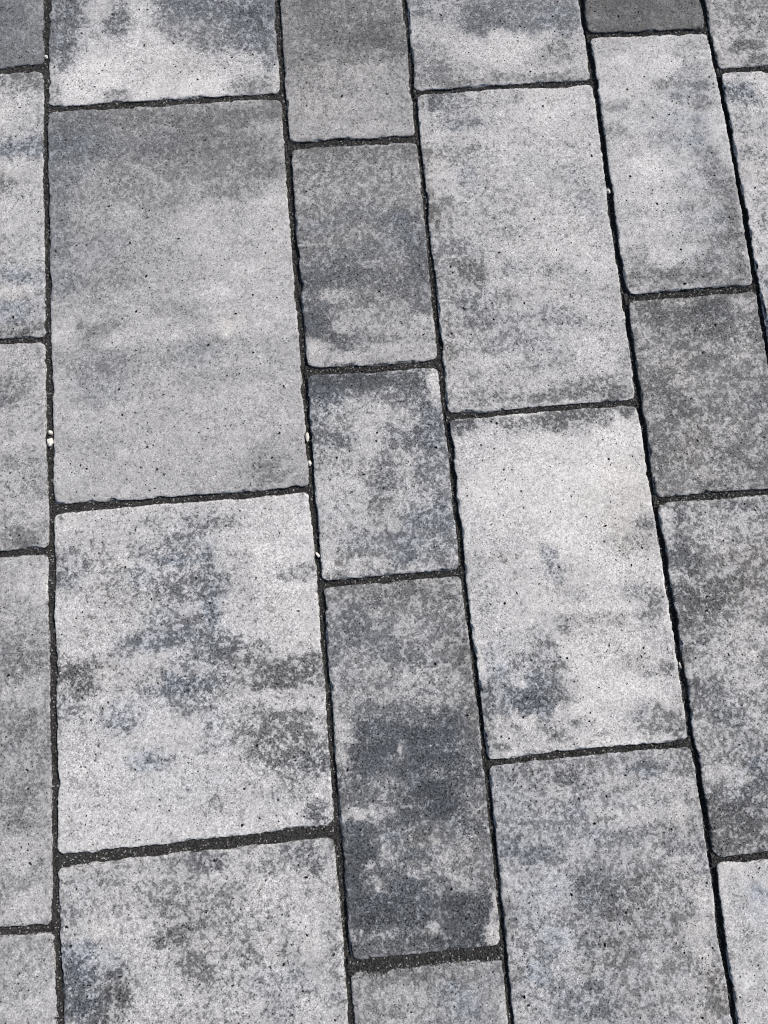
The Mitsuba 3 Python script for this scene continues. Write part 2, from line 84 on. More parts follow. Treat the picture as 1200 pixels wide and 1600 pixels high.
 '3A': ((28, 10, 0.62), "207,1123,23,19,48,50 251,1101,30,18,36,30 320,1097,46,29,62,60 391,1106,47,27,50,50 448,1089,47,27,58,70 306,1071,23,16,58,50 399,1072,46,13,56,70 468,1061,19,18,54,50 202,1077,18,26,24,0 247,1061,34,16,22,0 339,1056,28,13,16,-10 279,1033,34,18,16,-10 360,1035,46,18,10,-10 420,1051,21,13,20,0 439,1017,30,18,42,10 402,1000,23,13,34,0 482,1041,12,26,22,-10 204,1038,23,18,42,20 232,1023,23,18,36,10 334,1011,46,18,14,-10 217,992,30,18,48,20 285,988,34,13,28,0 388,984,46,10,18,-10 470,989,21,16,24,0 260,968,34,10,48,0 341,974,34,10,44,0 421,967,46,9,50,10 192,971,16,13,44,10 478,966,14,13,38,10"),
 '3B': ((18, 0, 0.82), "192,933,11,18,25,-20 202,929,16,15,62,60 223,941,23,10,56,40 256,926,29,13,44,30 235,896,22,18,36,30 291,936,23,13,23,0 207,891,16,15,23,0 245,883,22,11,50,70 280,887,18,11,44,40 323,922,34,18,21,0 342,883,34,18,25,0 192,855,13,17,25,-10 225,847,22,12,31,0 215,860,18,12,19,0 191,824,16,25,46,-40 245,821,22,15,40,10 268,832,16,11,44,10 284,824,22,15,30,10 214,798,22,17,19,-20 206,768,22,15,21,-10 252,784,16,24,34,50 185,758,15,22,42,-30 208,738,11,12,52,10 187,716,15,26,56,-30 260,753,22,17,30,20 295,775,27,24,27,0 234,718,26,17,31,0 209,696,18,12,38,0 278,715,33,17,30,10 211,655,33,14,48,30 182,645,15,19,50,10 251,676,26,12,31,0 253,640,22,14,40,20 319,689,33,24,31,10 400,892,45,25,15,0 460,913,23,25,14,0 416,929,34,13,17,-10 353,930,11,10,46,20 372,850,34,25,21,0 426,827,34,25,25,0 476,862,14,38,20,0 365,794,34,25,23,10 429,766,34,24,31,20 391,732,33,19,25,0 326,748,27,19,27,0 456,715,18,22,40,40 481,738,9,17,26,10 429,681,27,17,24,-10 375,697,33,17,19,-10 347,651,44,19,19,-10 423,634,33,17,16,-10 479,642,15,24,22,0 190,615,15,19,40,20 229,618,28,12,56,10 243,600,17,16,54,10 199,592,17,14,44,0 283,620,26,16,29,0 309,607,22,14,38,20 354,615,26,12,27,0 385,596,22,12,34,10 195,557,17,23,40,10 232,549,28,16,54,40 270,552,22,23,36,20 245,519,28,16,48,30 201,511,15,16,42,-20 303,555,22,16,31,0 348,569,33,14,23,-10 392,566,22,16,23,-20 426,575,22,16,28,10 469,572,20,23,22,0 298,515,26,16,36,30 316,480,32,18,40,30 364,522,26,16,40,30 395,508,26,16,38,30 272,472,26,16,40,30 229,475,26,13,34,10 191,467,15,20,48,-40 205,444,21,13,31,-10 440,516,22,23,22,0 475,537,13,23,24,0 421,461,32,23,20,0 366,454,26,16,34,20 332,434,43,13,30,20 267,428,42,13,29,0 394,418,32,13,22,0 471,469,15,23,24,0 477,434,11,22,36,10 202,422,21,11,23,-10 306,403,53,9,29,0 434,395,36,10,46,10 395,385,42,10,56,10 453,378,26,10,58,10 330,381,42,9,52,10 231,398,42,9,33,0 220,385,42,9,46,0 282,377,42,7,42,0 195,406,15,13,27,0 260,368,53,5,29,0 183,385,10,11,33,0"),
 '3C': ((10, -20, 0.97), "199,337,17,13,62,30 189,344,10,11,60,30 210,350,15,6,54,20 247,347,27,6,48,10 267,338,25,8,46,10 292,330,15,9,42,10 341,337,25,13,60,20 373,341,32,11,66,10 356,330,21,9,56,10 421,344,15,13,54,10 431,336,11,9,44,10 454,347,17,7,36,0 470,346,13,11,54,0 386,318,21,9,22,0 232,311,42,17,14,0 314,293,42,21,8,-10 198,281,21,26,14,0 182,230,14,31,18,0 268,255,41,26,6,-20 350,248,42,21,8,-30 440,283,32,21,8,-30 444,240,31,27,10,-80 388,213,27,21,10,-60 459,197,21,26,18,-90 323,197,41,21,6,-30 433,162,27,21,18,-100 474,159,19,12,42,0 465,134,21,14,38,-40 438,126,25,16,28,-70 359,153,41,21,8,-40 240,194,41,26,12,-10 196,167,24,26,16,0 254,141,31,16,16,0 190,116,20,20,26,20 313,116,12,18,38,60 320,95,14,14,42,50 352,102,24,14,16,-20 270,99,26,14,22,0 218,93,24,16,18,0 242,122,20,8,34,-50 393,99,31,20,10,-30 452,84,25,20,14,-30 205,64,20,20,26,10 176,82,10,16,30,10 255,60,24,14,18,0 306,66,30,9,20,-10 345,47,24,8,22,0 437,49,18,10,34,30 465,32,16,20,42,10 406,47,20,12,18,-10 315,10,14,12,46,20 290,17,12,14,22,0 371,15,30,10,30,-30 400,8,16,8,30,-30 452,13,14,10,40,10 241,26,30,14,16,0 200,25,16,20,28,10 277,-11,14,16,36,20 295,-23,9,14,44,30 336,-16,30,14,16,-20 396,-22,30,14,12,-20 458,-17,18,14,26,0 237,-8,20,14,26,30 205,-24,14,16,30,50 262,-44,30,12,44,40 301,-52,14,10,50,20 233,-37,10,10,30,20 211,-54,14,13,44,80 244,-76,9,9,0,-30 227,-89,14,10,59,90 269,-74,30,13,59,80 255,-101,33,15,67,90 219,-79,10,10,56,80 273,-117,16,15,63,80 306,-96,16,13,54,20 322,-88,8,13,20,0 298,-120,14,15,22,0 247,-129,14,8,18,-20 193,-86,10,17,56,70 190,-114,12,17,60,50 215,-112,10,11,44,50 207,-135,18,11,24,-10 221,-141,14,8,44,10 190,-152,14,13,48,20 198,-167,17,7,50,20 239,-157,23,11,30,0 293,-157,14,9,50,10 280,-146,14,8,34,10 266,-173,23,8,26,0 325,-141,14,8,38,10 368,-78,40,19,8,-30 352,-47,24,10,12,-20 422,-53,24,14,20,-60 439,-74,14,10,40,20 475,-73,10,14,48,0 475,-38,14,14,20,0 405,-100,30,13,8,-20 432,-122,14,11,28,20 381,-127,24,13,14,-10 419,-140,20,9,38,30 462,-158,22,15,56,10 450,-138,18,10,48,20 431,-160,18,11,46,10 337,-161,29,9,20,-10 387,-161,24,8,22,-10 484,-127,8,19,36,-10 473,-178,12,6,34,0 475,-107,14,10,18,0"),
 '3D': ((36, 30, 0.84), "200,-200,15,11,42,30 233,-203,23,9,54,10 273,-197,23,7,42,20 322,-202,29,7,40,10 290,-217,23,9,52,20 202,-223,15,13,39,40 240,-227,17,13,41,30 408,-214,18,9,54,70 427,-221,14,7,54,70 381,-203,20,7,42,10 460,-201,20,9,36,10 477,-216,12,11,44,0 278,-235,14,7,23,-10 366,-234,29,11,27,-10 326,-244,23,13,39,30 454,-242,23,15,20,-20 403,-251,23,11,31,0 208,-251,19,13,40,50 256,-256,23,11,39,30 303,-269,17,11,46,60 341,-273,19,11,31,0 398,-283,23,11,21,-20 457,-284,17,15,16,-30 484,-268,10,13,38,-20 478,-304,14,13,44,-10 224,-280,23,11,41,40 280,-294,23,13,42,50 327,-303,19,11,46,60 375,-312,23,11,40,30 433,-309,14,7,40,10 410,-334,17,11,31,0 449,-333,23,11,46,20 479,-331,12,13,50,20 201,-309,17,12,50,70 238,-322,25,11,52,70 295,-332,23,12,40,30 343,-332,23,13,42,20 389,-345,17,11,40,0 455,-356,19,8,26,-10 425,-366,19,12,42,0 245,-345,23,9,33,30 197,-349,19,11,29,20 260,-373,19,14,23,70 222,-378,23,14,31,50 183,-383,13,16,40,0 309,-368,23,12,54,40 335,-389,23,12,54,30 305,-395,13,10,46,60 384,-380,25,12,54,0 420,-397,19,12,36,0 460,-388,17,12,24,-20 475,-411,13,14,14,-30 379,-411,25,12,50,0 340,-416,23,12,54,10 435,-421,17,9,46,0 257,-403,17,12,31,30 218,-408,23,10,37,60 189,-418,13,12,43,0 283,-419,19,10,40,20 252,-437,19,12,25,80 298,-446,19,12,48,30 336,-450,23,10,54,0 384,-446,23,12,54,-10 431,-451,13,12,40,-20 460,-445,19,12,14,-40 231,-457,19,10,42,60 204,-450,17,10,40,20 257,-476,15,17,27,20 218,-481,19,10,39,90 182,-477,13,12,42,-20 294,-480,22,10,43,0 341,-476,22,10,50,-10 397,-482,19,12,34,0 435,-486,13,10,46,-20 464,-480,13,12,18,-40 299,-506,17,10,50,60 328,-505,19,8,41,10 354,-516,22,12,42,10 402,-517,22,10,30,0 469,-510,17,8,48,-70 475,-528,13,8,46,-60 443,-521,13,12,28,-20 252,-514,22,10,46,60 214,-515,17,13,29,20 268,-533,24,10,48,60 304,-540,19,10,52,40 230,-537,22,8,37,40 359,-546,22,10,39,0 416,-543,22,10,36,-20 472,-549,19,8,54,-40 451,-564,17,8,30,-60 193,-533,13,12,23,0"),
 '4A': ((63, -10, 0.25), "614,1099,71,20,66,0 539,1070,28,13,58,0 668,1063,35,13,60,-10 600,1080,35,16,60,10"),
 '4B': ((18, 10, 0.57), "532,1018,28,13,28,0 614,1020,47,13,16,0 672,1010,28,13,34,10 575,990,35,16,12,0 632,980,23,16,12,0 526,973,16,21,20,0 676,964,19,16,38,30 620,941,19,10,48,10 660,939,16,18,38,40 682,931,19,15,50,60 520,935,18,21,16,0 566,932,23,18,14,0 645,914,16,10,46,60 683,899,16,15,46,20 583,893,23,13,24,20 527,903,23,10,36,20 520,852,27,13,38,20 566,856,23,13,22,20 638,870,23,15,26,60 670,855,16,18,38,70 609,834,23,18,34,40 654,825,23,13,38,80 673,799,16,17,46,40 544,820,23,17,22,0 503,810,11,17,24,0 568,787,27,17,6,0 625,790,27,17,18,20 521,778,16,17,18,0 678,761,16,20,48,30 697,735,16,25,56,20 642,751,27,17,26,30 586,755,27,17,14,0 526,735,22,17,16,0 591,718,34,17,12,0 647,714,23,17,34,20 700,686,11,22,58,10 521,699,20,17,26,10 611,699,22,12,38,20 574,677,27,17,18,0 641,672,22,14,32,40 675,676,16,17,44,70 697,638,16,24,54,0 515,657,18,19,20,0 569,647,27,12,22,0 625,644,29,12,26,10 668,635,16,17,44,20 520,615,20,17,36,0 576,617,27,12,14,0 609,615,22,12,18,20 596,601,15,8,14,20 651,600,27,17,46,20 700,591,13,24,56,10 527,585,22,12,50,0 570,577,33,11,54,0 624,567,33,14,58,10 678,557,27,12,54,10 605,592,20,7,40,20 512,563,15,10,46,0 555,554,33,7,46,0"),
 '4C': ((52, -10, 0.77), "516,517,17,14,50,0 549,514,26,14,62,10 583,523,26,9,40,-20 603,505,22,12,62,20 636,508,26,16,70,30 663,500,15,16,66,30 693,515,20,10,34,-10 686,475,13,16,46,0 642,473,17,14,62,20 609,475,15,11,54,20 521,476,15,16,34,-10 555,479,22,10,56,0 540,452,15,11,38,-20 573,455,22,14,52,10 604,447,22,10,44,0 647,438,22,16,48,0 679,436,15,16,36,-20 520,431,15,16,42,-20 568,427,22,10,34,-30 555,412,26,16,48,-30 599,414,26,11,54,-10 653,410,22,11,40,0 696,407,15,16,44,0 617,390,26,13,40,-20 573,388,21,11,32,-30 529,386,15,16,56,0 658,376,22,16,46,10 547,357,26,13,62,-10 590,359,21,15,38,-20 515,359,11,11,40,-20 522,337,15,13,38,-20 576,338,26,10,54,10 630,339,26,13,46,-10 685,340,19,15,52,30 535,314,25,13,56,10 583,315,26,13,44,-30 647,310,26,13,40,-20 690,307,11,15,44,0 525,287,21,13,54,10 567,284,25,15,46,-40 626,285,19,13,38,-20 639,262,21,11,58,10 606,259,19,11,50,0 677,265,15,15,44,0 532,260,25,13,48,-30 574,257,25,11,44,-40 668,244,15,10,56,10 527,228,25,13,46,-20 580,229,32,11,42,-30 643,224,25,13,40,0 556,210,42,8,46,-10 629,207,32,6,44,0"),
 '4D': ((40, 0, 0.97), "513,171,9,15,22,0 525,181,19,7,48,0 532,165,15,15,60,30 570,172,25,9,36,0 556,147,25,12,30,10 623,173,21,9,52,30 665,169,10,13,46,20 609,148,31,15,26,10 508,141,7,15,28,10 526,124,14,10,52,20 517,99,16,14,62,40 536,87,14,14,66,30 560,105,14,10,48,10 592,113,25,12,28,-10 599,92,17,10,46,-70 635,89,21,14,42,-70 576,78,21,9,42,0 503,74,9,9,22,0 527,62,16,9,48,0 581,47,21,14,64,-10 603,50,14,10,56,-40 550,45,20,9,50,0 508,43,14,14,60,20 526,27,20,14,68,20 567,23,18,10,64,0 628,48,14,14,44,-70 543,5,16,9,56,0 512,3,14,12,62,10 597,21,16,9,50,-30 626,8,18,14,34,-30 573,-2,16,9,44,0 513,-22,14,9,38,0 549,-20,20,9,38,0 590,-24,24,14,24,-30 630,-32,10,14,28,-20 536,-39,14,9,50,20 509,-51,9,14,44,10 554,-55,20,12,30,0 594,-59,20,14,24,-20 530,-78,18,14,36,10 569,-86,18,14,32,10 598,-98,18,14,22,-10 516,-101,14,14,60,20 539,-113,18,12,56,40 509,-81,9,10,36,0 568,-120,16,12,38,20 602,-133,18,13,38,10 521,-135,16,9,44,20 549,-147,18,13,56,40 576,-164,14,13,46,40 606,-167,10,13,30,0 517,-158,14,9,32,0 513,-182,9,9,40,0 543,-180,20,9,36,10 580,-197,20,9,42,40 519,-206,14,8,38,10 553,-214,20,9,32,0 585,-226,18,11,50,70 525,-230,18,8,22,-10 553,-242,16,8,32,20 591,-250,10,11,60,60 512,-247,12,8,46,10 529,-263,18,8,52,30 563,-266,20,8,58,60 508,-275,12,9,58,10 541,-282,23,9,66,20 580,-286,14,8,52,40 514,-298,19,11,62,-10 556,-307,23,11,66,20 519,-322,23,11,64,-10 567,-331,19,11,64,0 526,-340,23,7,60,-20 578,-350,10,8,54,0 504,-343,9,8,54,0"),
 '4E': ((14, 10, 0.8), "521,-371,23,11,16,-20 559,-375,19,9,24,0 528,-390,19,7,24,10 559,-406,13,12,30,100 523,-416,19,11,24,10 507,-397,8,18,12,-10 549,-432,17,12,18,60 519,-442,17,9,18,0 529,-465,23,10,26,10 502,-484,9,17,24,0 539,-492,17,10,22,10 515,-519,17,12,8,20 543,-522,9,12,20,20 503,-531,8,8,40,-20 519,-550,23,8,28,0 502,-565,13,12,24,0 534,-572,9,10,18,0"),
 '5A': ((40, 0, 0.82), "756,1091,24,16,38,0 804,1088,29,16,46,10 775,1063,24,13,52,10 823,1061,14,16,40,0 749,1051,17,19,32,-10 782,1034,24,11,38,0 784,1010,28,12,58,20 765,1004,16,8,54,10 816,1021,12,12,42,0 743,1012,12,19,20,-10 750,985,23,11,36,0 781,993,21,7,20,0 803,985,16,12,54,10 772,974,28,8,40,0"),
 '5B': ((18, 0, 1.07), "755,946,16,10,18,0 790,941,21,10,14,0 757,920,26,21,54,80 778,906,16,18,50,70 797,918,12,18,18,0 734,889,9,18,14,0 766,875,23,12,22,0 786,854,14,18,30,20 750,844,16,18,36,20 734,820,11,18,24,0 768,818,21,11,14,0 747,794,18,11,36,20 774,786,11,11,40,10 758,762,23,11,22,-50 773,749,9,7,40,-100 742,732,18,15,18,-10 755,707,16,15,32,10 739,684,11,15,14,0 753,665,11,15,40,20 742,635,11,17,20,0 747,599,9,24,24,10 742,552,9,16,50,60 736,506,11,16,40,20"),
}

# ------------------------------------------------------------------ camera, sky, exposure
T = mi.ScalarTransform4f
CAM = [0.0, 0.0, 1.2]
scene['type'] = 'scene'
scene['camera'] = {
    'type': 'perspective', 'fov': 2 * math.degrees(math.atan(600 / 1202)), 'fov_axis': 'x',
    'near_clip': 0.05, 'far_clip': 2000.0,
    'to_world': T().look_at(origin=CAM, target=[c + f for c, f in zip(CAM, CAM_FORWARD)], up=CAM_UP),
}
SUN = (0.75, 0.50, 1.0)
scene['sky'] = mikit.sky(SUN, turbidity=3.0, sun_tint=(0.92, 1.0, 1.19), sky_tint=(1.30, 1.0, 0.74))
exposure = 1.85

# ------------------------------------------------------------------ geometry of the laying pattern
def pts(s):
    return np.array([[float(v) for v in t.split(',')] for t in s.split()]) / 1e4

class Line:
    """x as a function of y (long joints) or y as a function of x (cross joints), continued straight beyond its ends."""
    def __init__(self, p, axis):
        o = np.argsort(p[:, axis])
        self.k, self.v, self.p, self.axis = p[o, axis], p[o, 1 - axis], p[o], axis
    def __call__(self, t):
        return np.interp(t, self.k, self.v)
    def between(self, a, b):
        q = self.p[(self.k > a) & (self.k < b)]
        return q

rng = np.random.default_rng(11)
# long joints by number: those in view are measured, those beyond the frame are straight
XOUT = {0: -0.872, -1: -1.100, -2: -1.421, -3: -1.648, -4: -2.058, 6: 1.135, 7: 1.362, 8: 1.683, 9: 1.911, 10: 2.321}
LEFT, RIGHT = {}, {}
for k, (a, b) in LONG.items():
    LEFT[k], RIGHT[k] = Line(pts(a), 1), Line(pts(b), 1)
for k, x in XOUT.items():
    LEFT[k] = Line(np.array([[x - .0045, -3], [x - .0045, 3]]), 1)
    RIGHT[k] = Line(np.array([[x + .0045, -3], [x + .0045, 3]]), 1)
YMIN, YMAX = -1.9, 2.4
LENGTHS = [0.346, 0.505, 0.55, 0.60, 0.70]

def flat(y, c):
    a, b = RIGHT[c], LEFT[c + 1]
    xs = np.linspace(a(y), b(y), 5)
    return Line(np.c_[xs, np.full(5, y)], 0)

rows = {}                                                              # column -> list of (top edge, bottom edge, name in view or None)
for c in range(-4, 10):
    known = [(Line(pts(CROSS[k][0]), 0), Line(pts(CROSS[k][1]), 0)) for k in sorted(CROSS) if k[0] == c]
    if known:
        top, bottom = known[0][0].v.mean(), known[-1][1].v.mean()
    else:
        y0 = rng.uniform(-0.3, 0.3)
        known, top, bottom = [(flat(y0 + .0045, c), flat(y0 - .0045, c))], y0, y0
    first = known
    up, down, y = [], [], top
    while y < YMAX:
        y += rng.choice(LENGTHS); up.insert(0, (flat(y + .0045, c), flat(y - .0045, c)))
    y = bottom
    while y > YMIN:
        y -= rng.choice(LENGTHS); down.append((flat(y + .0045, c), flat(y - .0045, c)))
    joints = up + known + down
    n0 = len(up)
    for i in range(len(joints) - 1):
        name = None
        if 0 <= c <= 5:
            j = i - n0 + 1
            if 0 <= j <= len(known) and '%d%s' % (c, 'ABCDE'[j]) in STAINS:
                name = '%d%s' % (c, 'ABCDE'[j])
        rows.setdefault(c, []).append((joints[i][1], joints[i + 1][0], name))

def outline(c, top, bottom, radius):
    L, R = RIGHT[c], LEFT[c + 1]
    yt0, yb0 = top.v.mean(), bottom.v.mean()
    xl, xr = lambda y: float(L(y)), lambda y: float(R(y))
    tl, tr = float(top(xl(yt0))), float(top(xr(yt0)))
    bl, br = float(bottom(xl(yb0))), float(bottom(xr(yb0)))
    m = 0.006
    p = [[xl(bl), bl]]
    p += bottom.between(xl(bl) + m, xr(br) - m).tolist()
    p += [[xr(br), br]]
    p += R.between(br + m, tr - m).tolist()
    p += [[xr(tr), tr]]
    p += top.between(xl(tl) + m, xr(tr) - m)[::-1].tolist()
    p += [[xl(tl), tl]]
    p += L.between(bl + m, tl - m)[::-1].tolist()
    g = Polygon(p).buffer(0)
    return g.buffer(-radius, quad_segs=6).buffer(radius, quad_segs=6)

def ring_of(poly, step):
    e = shapely.geometry.polygon.orient(poly).exterior
    n = max(24, int(e.length / step))
    return np.array([e.interpolate(i / n, normalized=True).coords[0] for i in range(n)])

PROFILE = [(0.0, -50.0), (0.0, -9.0), (0.10, -4.0), (0.30, -2.0), (0.85, -0.85), (2.0, -0.25), (4.5, 0.0)]

def stone_mesh(poly, seed, fine):
    """A cast slab: broken arris, soft roll-off, top face with open pores. Returns vertices, faces."""
    r = np.random.default_rng(seed)
    P = ring_of(poly, 0.0024 if fine else 0.03)
    n = len(P)
    q = np.c_[P, np.full(n, seed * 3.1)]
    tang = np.roll(P, -1, 0) - np.roll(P, 1, 0)
    nrm = np.c_[-tang[:, 1], tang[:, 0]]; nrm /= np.linalg.norm(nrm, axis=1, keepdims=True)   # inwards for a counter-clockwise ring
    if fine:
        rough = (meshkit.fbm(q * 85, 3, seed=seed) - .5) * .0029 + (meshkit.noise(q * 420, seed + 9) - .5) * .0011
        bite = np.clip(meshkit.fbm(q * 38, 4, seed=seed + 70) - .57, 0, 1) * .015
        P = P + nrm * (rough + bite)[:, None]
        for _ in range(3):
            nrm = (np.roll(nrm, 1, 0) + nrm * 2 + np.roll(nrm, -1, 0)); nrm /= np.linalg.norm(nrm, axis=1, keepdims=True)
        chip = np.clip(meshkit.fbm(q * 55, 3, seed=seed + 40) - .52, 0, 1) * 7        # stretches where the arris has crumbled
    prof = PROFILE if fine else [(0, -50), (0, -3), (1.2, -0.6), (4.0, 0)]
    V, F, rings = [], [], []
    for j, (inset, z) in enumerate(prof):
        inn = np.full(n, inset / 1000.0); zz = np.full(n, z / 1000.0)
        if fine and 1 <= j < len(prof) - 1:
            h = meshkit.noise(np.c_[P * 330, np.full(n, j * 2.7)], seed) - .5
            inn = inn + h * .0009 * (1 if j > 1 else .6) + chip * .0011 * (j in (3, 4, 5))
            zz = zz - chip * .0012 * (j in (3, 4)) + (meshkit.noise(np.c_[P * 400, np.full(n, j * 5.1)], seed + 3) - .5) * .0006 * (j > 1)
        rings.append(np.c_[P + nrm * inn[:, None], zz])
    for j, R in enumerate(rings):
        V.append(R)
        if j:
            a, b = (j - 1) * n + np.arange(n), j * n + np.arange(n)
            a2, b2 = np.roll(a, -1), np.roll(b, -1)
            F += [np.c_[a, a2, b2], np.c_[a, b2, b]]
    base = n * len(rings)
    top = rings[-1][:, :2]
    holes = []
    if fine:
        inner = Polygon(top).buffer(-.0025)
        area = inner.area
        k = int(area * PORES.get(fine, 1000) * 4.0)
        x0, y0, x1, y1 = inner.bounds
        got = []
        for _ in range(k):
            if got and r.random() < .38:                                # air voids come in loose clusters
                x, y = np.array(got[r.integers(len(got))][:2]) + r.normal(0, .008, 2)
            else:
                x, y = r.uniform(x0, x1), r.uniform(y0, y1)
            rad = min(.0019, .00062 * math.exp(r.normal(0, .50)))
            if got and np.min(np.hypot(*(np.array(got)[:, :2] - [x, y]).T) - np.array(got)[:, 2]) < rad * 2 + .0012:
                continue
            if not shapely.contains_xy(inner, x, y):
                continue
            got.append((x, y, rad * 1.8))
            m = 7
            an = np.sort(r.uniform(0, .6, m) + np.arange(m)) * 2 * np.pi / m
            rr = rad * r.uniform(.75, 1.25, m)
            e, t = r.uniform(1, 1.7), r.uniform(0, np.pi)
            c, s = np.cos(an) * rr * e, np.sin(an) * rr
            holes.append(np.c_[x + c * math.cos(t) - s * math.sin(t), y + c * math.sin(t) + s * math.cos(t)])
    loops = [top] + [h[::-1] for h in holes]
    ends = np.cumsum([len(h) for h in loops]).astype(np.uint32)
    flat2 = np.vstack(loops)
    tri = mapbox_earcut.triangulate_float64(flat2, ends).reshape(-1, 3).astype(int)
    a, b, c = flat2[tri[:, 0]], flat2[tri[:, 1]], flat2[tri[:, 2]]
    flip = (b[:, 0] - a[:, 0]) * (c[:, 1] - a[:, 1]) - (b[:, 1] - a[:, 1]) * (c[:, 0] - a[:, 0]) < 0
    tri[flip] = tri[flip][:, ::-1]
    V.append(np.c_[flat2, np.zeros(len(flat2))]); F.append(tri + base)
    base += len(flat2)
    for h in holes:                                                    # each pore: a small steep-sided pit
        m = len(h); c = h.mean(0); rad = np.linalg.norm(h - c, axis=1).mean()
        deep = rad * r.uniform(1.6, 2.8)
        low = c + (h - c) * .72
        V += [np.c_[h, np.zeros(m)], np.c_[low, np.full(m, -deep)], [[c[0], c[1], -deep * 1.15]]]
        i = np.arange(m); i2 = np.roll(i, -1)
        F += [np.c_[i, i2, i2 + m] + base, np.c_[i, i2 + m, i + m] + base, np.c_[i + m, i2 + m, np.full(m, 2 * m)] + base]
        base += 2 * m + 1
    V, F = np.vstack(V), np.vstack(F)
    return V, F

# pores per square metre, by stone
PORES = {'0A': 500, '1A': 1000, '1B': 900, '1C': 1100, '1D': 1300, '2A': 1400, '2B': 500, '2C': 1000, '2D': 500, '2E': 900,
         '3A': 1400, '3B': 1000, '3C': 1200, '3D': 1300, '4A': 1200, '4B': 1300, '4C': 800, '4D': 1000, '4E': 1300}

# ------------------------------------------------------------------ concrete: stain field and grain
order = list(STAINS)
stain_rows, start, count, base_tone = [], [], [], []
centre = {}
polys = {}
allstones = []
for c in rows:
    for top, bottom, name in rows[c]:
        poly = outline(c, top, bottom, 0.010 if name else 0.010)
        allstones.append((name, c, poly))
allstones.sort(key=lambda s: (s[0] is None, s[0] or '', s[1], s[2].centroid.y))
for i, (name, c, poly) in enumerate(allstones):
    cx, cy = poly.centroid.x, poly.centroid.y
    start.append(len(stain_rows))
    if name:
        base, lst = STAINS[name]
        for t in lst.split():
            x, y, rx, ry, tone, hue = [float(v) for v in t.split(',')]
            stain_rows.append((x / 1e3 - cx, y / 1e3 - cy, 1e3 / rx, 1e3 / ry, tone / 100, hue / 100))
        base_tone += [base[0] / 100, base[1] / 100, base[2]]
    else:
        base_tone += [rng.uniform(.15, .6), rng.uniform(-.2, .5), rng.uniform(.5, 1)]
        for _ in range(14):
            x0, y0, x1, y1 = poly.bounds
            stain_rows.append((rng.uniform(x0, x1) - cx, rng.uniform(y0, y1) - cy, 1 / rng.uniform(.02, .09), 1 / rng.uniform(.015, .05), rng.uniform(.05, .7), rng.uniform(-.3, .8)))
    count.append(len(stain_rows) - start[-1])
A_START, A_COUNT = mi.UInt32(start), mi.UInt32(count)
A_ST = mi.Float(np.array(stain_rows, np.float32).ravel())
A_BASE = mi.Float(np.array(base_tone, np.float32))
dr.eval(A_START, A_COUNT, A_ST, A_BASE)

def stains(uv):
    """(tone 0 pale .. 1 dark, hue -1 warm .. 1 blue, crumbliness) at the local position uv of a stone; u = 2 * stone + x."""
    k = mi.UInt32(mi.Int32(dr.floor(uv.x * 0.5 + 0.5)))
    x, y = uv.x - 2.0 * mi.Float(k), mi.Float(uv.y)
    u = x + mi.Float(k) * 1.37
    wx = (mikit.fbm(u * 70, y * 70, 3.3, octaves=3) - .5) * 0.020
    wy = (mikit.fbm(u * 70, y * 70, 9.1, octaves=3) - .5) * 0.020
    x, y2 = x + wx, y + wy
    b0, b1, b2 = (dr.gather(mi.Float, A_BASE, k * 3 + j) for j in range(3))
    s, n = dr.gather(mi.UInt32, A_START, k), dr.gather(mi.UInt32, A_COUNT, k)

    def body(i, w, t, h):
        o = (s + i) * 6
        cx, cy, rx, ry, tt, hh = (dr.gather(mi.Float, A_ST, o + j) for j in range(6))
        g = dr.exp(-1.5 * (dr.square((x - cx) * rx) + dr.square((y2 - cy) * ry)))
        return i + 1, w + g, t + g * tt, h + g * hh

    i, w, t, h = dr.while_loop((mi.UInt32(0), mi.Float(0.10), 0.10 * b0, 0.10 * b1), lambda i, w, t, h: i < n, body)
    return t / w, h / w, b2, u, y

def concrete_colour(p, n, uv):
    t, h, crumb, u, y = stains(uv)
    # crumbly edge between pale cement skin and the dark pigment
    n1, n2, n3 = (mikit.noise(u * f + 3.1, y * f, z) - .5 for f, z in ((105, 1.7), (215, 5.2), (430, 8.8)))
    f0 = mikit.fbm(u * 15, y * 38, 4.4, octaves=3) - .5
    k = n1 * .68 + n2 * .98 + n3 * .95
    hard = mikit.smoothstep(.23, .66, t + k * .56)
    bell = dr.clip(4 * t * (1.08 - t), 0, 1)
    tone = dr.lerp(t * 1.04, hard * .84 + .03, .50 * crumb * bell)
    tone = tone + .05 * mikit.smoothstep(.08, .26, t) + f0 * .25 + (n1 * .7 + n2) * .11
    # sand grain
    g1, g2, g3 = mikit.noise(u * 640, y * 640, 2.2) - .5, mikit.noise(u * 330, y * 330, 7.4) - .5, mikit.noise(u * 1150, y * 1150, 6.1) - .5
    flake = mikit.smoothstep(.10, .22, n2 * .6 + n3 * .5 + n1 * .3) * mikit.smoothstep(.12, .40, t) * crumb
    tone = tone - .10 * flake
    v = .865 - .63 * tone + (.72 + 1.1 * (mikit.noise(u * 19, y * 19, 5.5) - .2) * crumb) * (.24 * g1 + .15 * g2 + .20 * g3)
    d, _, c = mikit.voronoi(u * 190, y * 190)
    v = v - .46 * mikit.smoothstep(.05 + c, .0, d) * dr.select(c < .28, 1.0, 0.0)     # dark sand grains
    v = v + .20 * mikit.smoothstep(.24, .06, d) * dr.select(c > .93, 1.0, 0.0)     # pale grains
    v = dr.clip(v, .10, .97)
    v = dr.select(n.z < .35, .25 + .14 * g2 + .1 * g1, v)                          # steep flanks: shade inside the joints painted into the colour as a dark tone
    hue = dr.select(h < 0, h * .45, h) * (.42 + .85 * tone) + .34 * tone - .10
    a = dr.power(v, 2.2) * .74
    return mi.Color3f(a * (.958 - .105 * hue), a * (.992 - .015 * hue), a * (1.058 + .125 * hue))

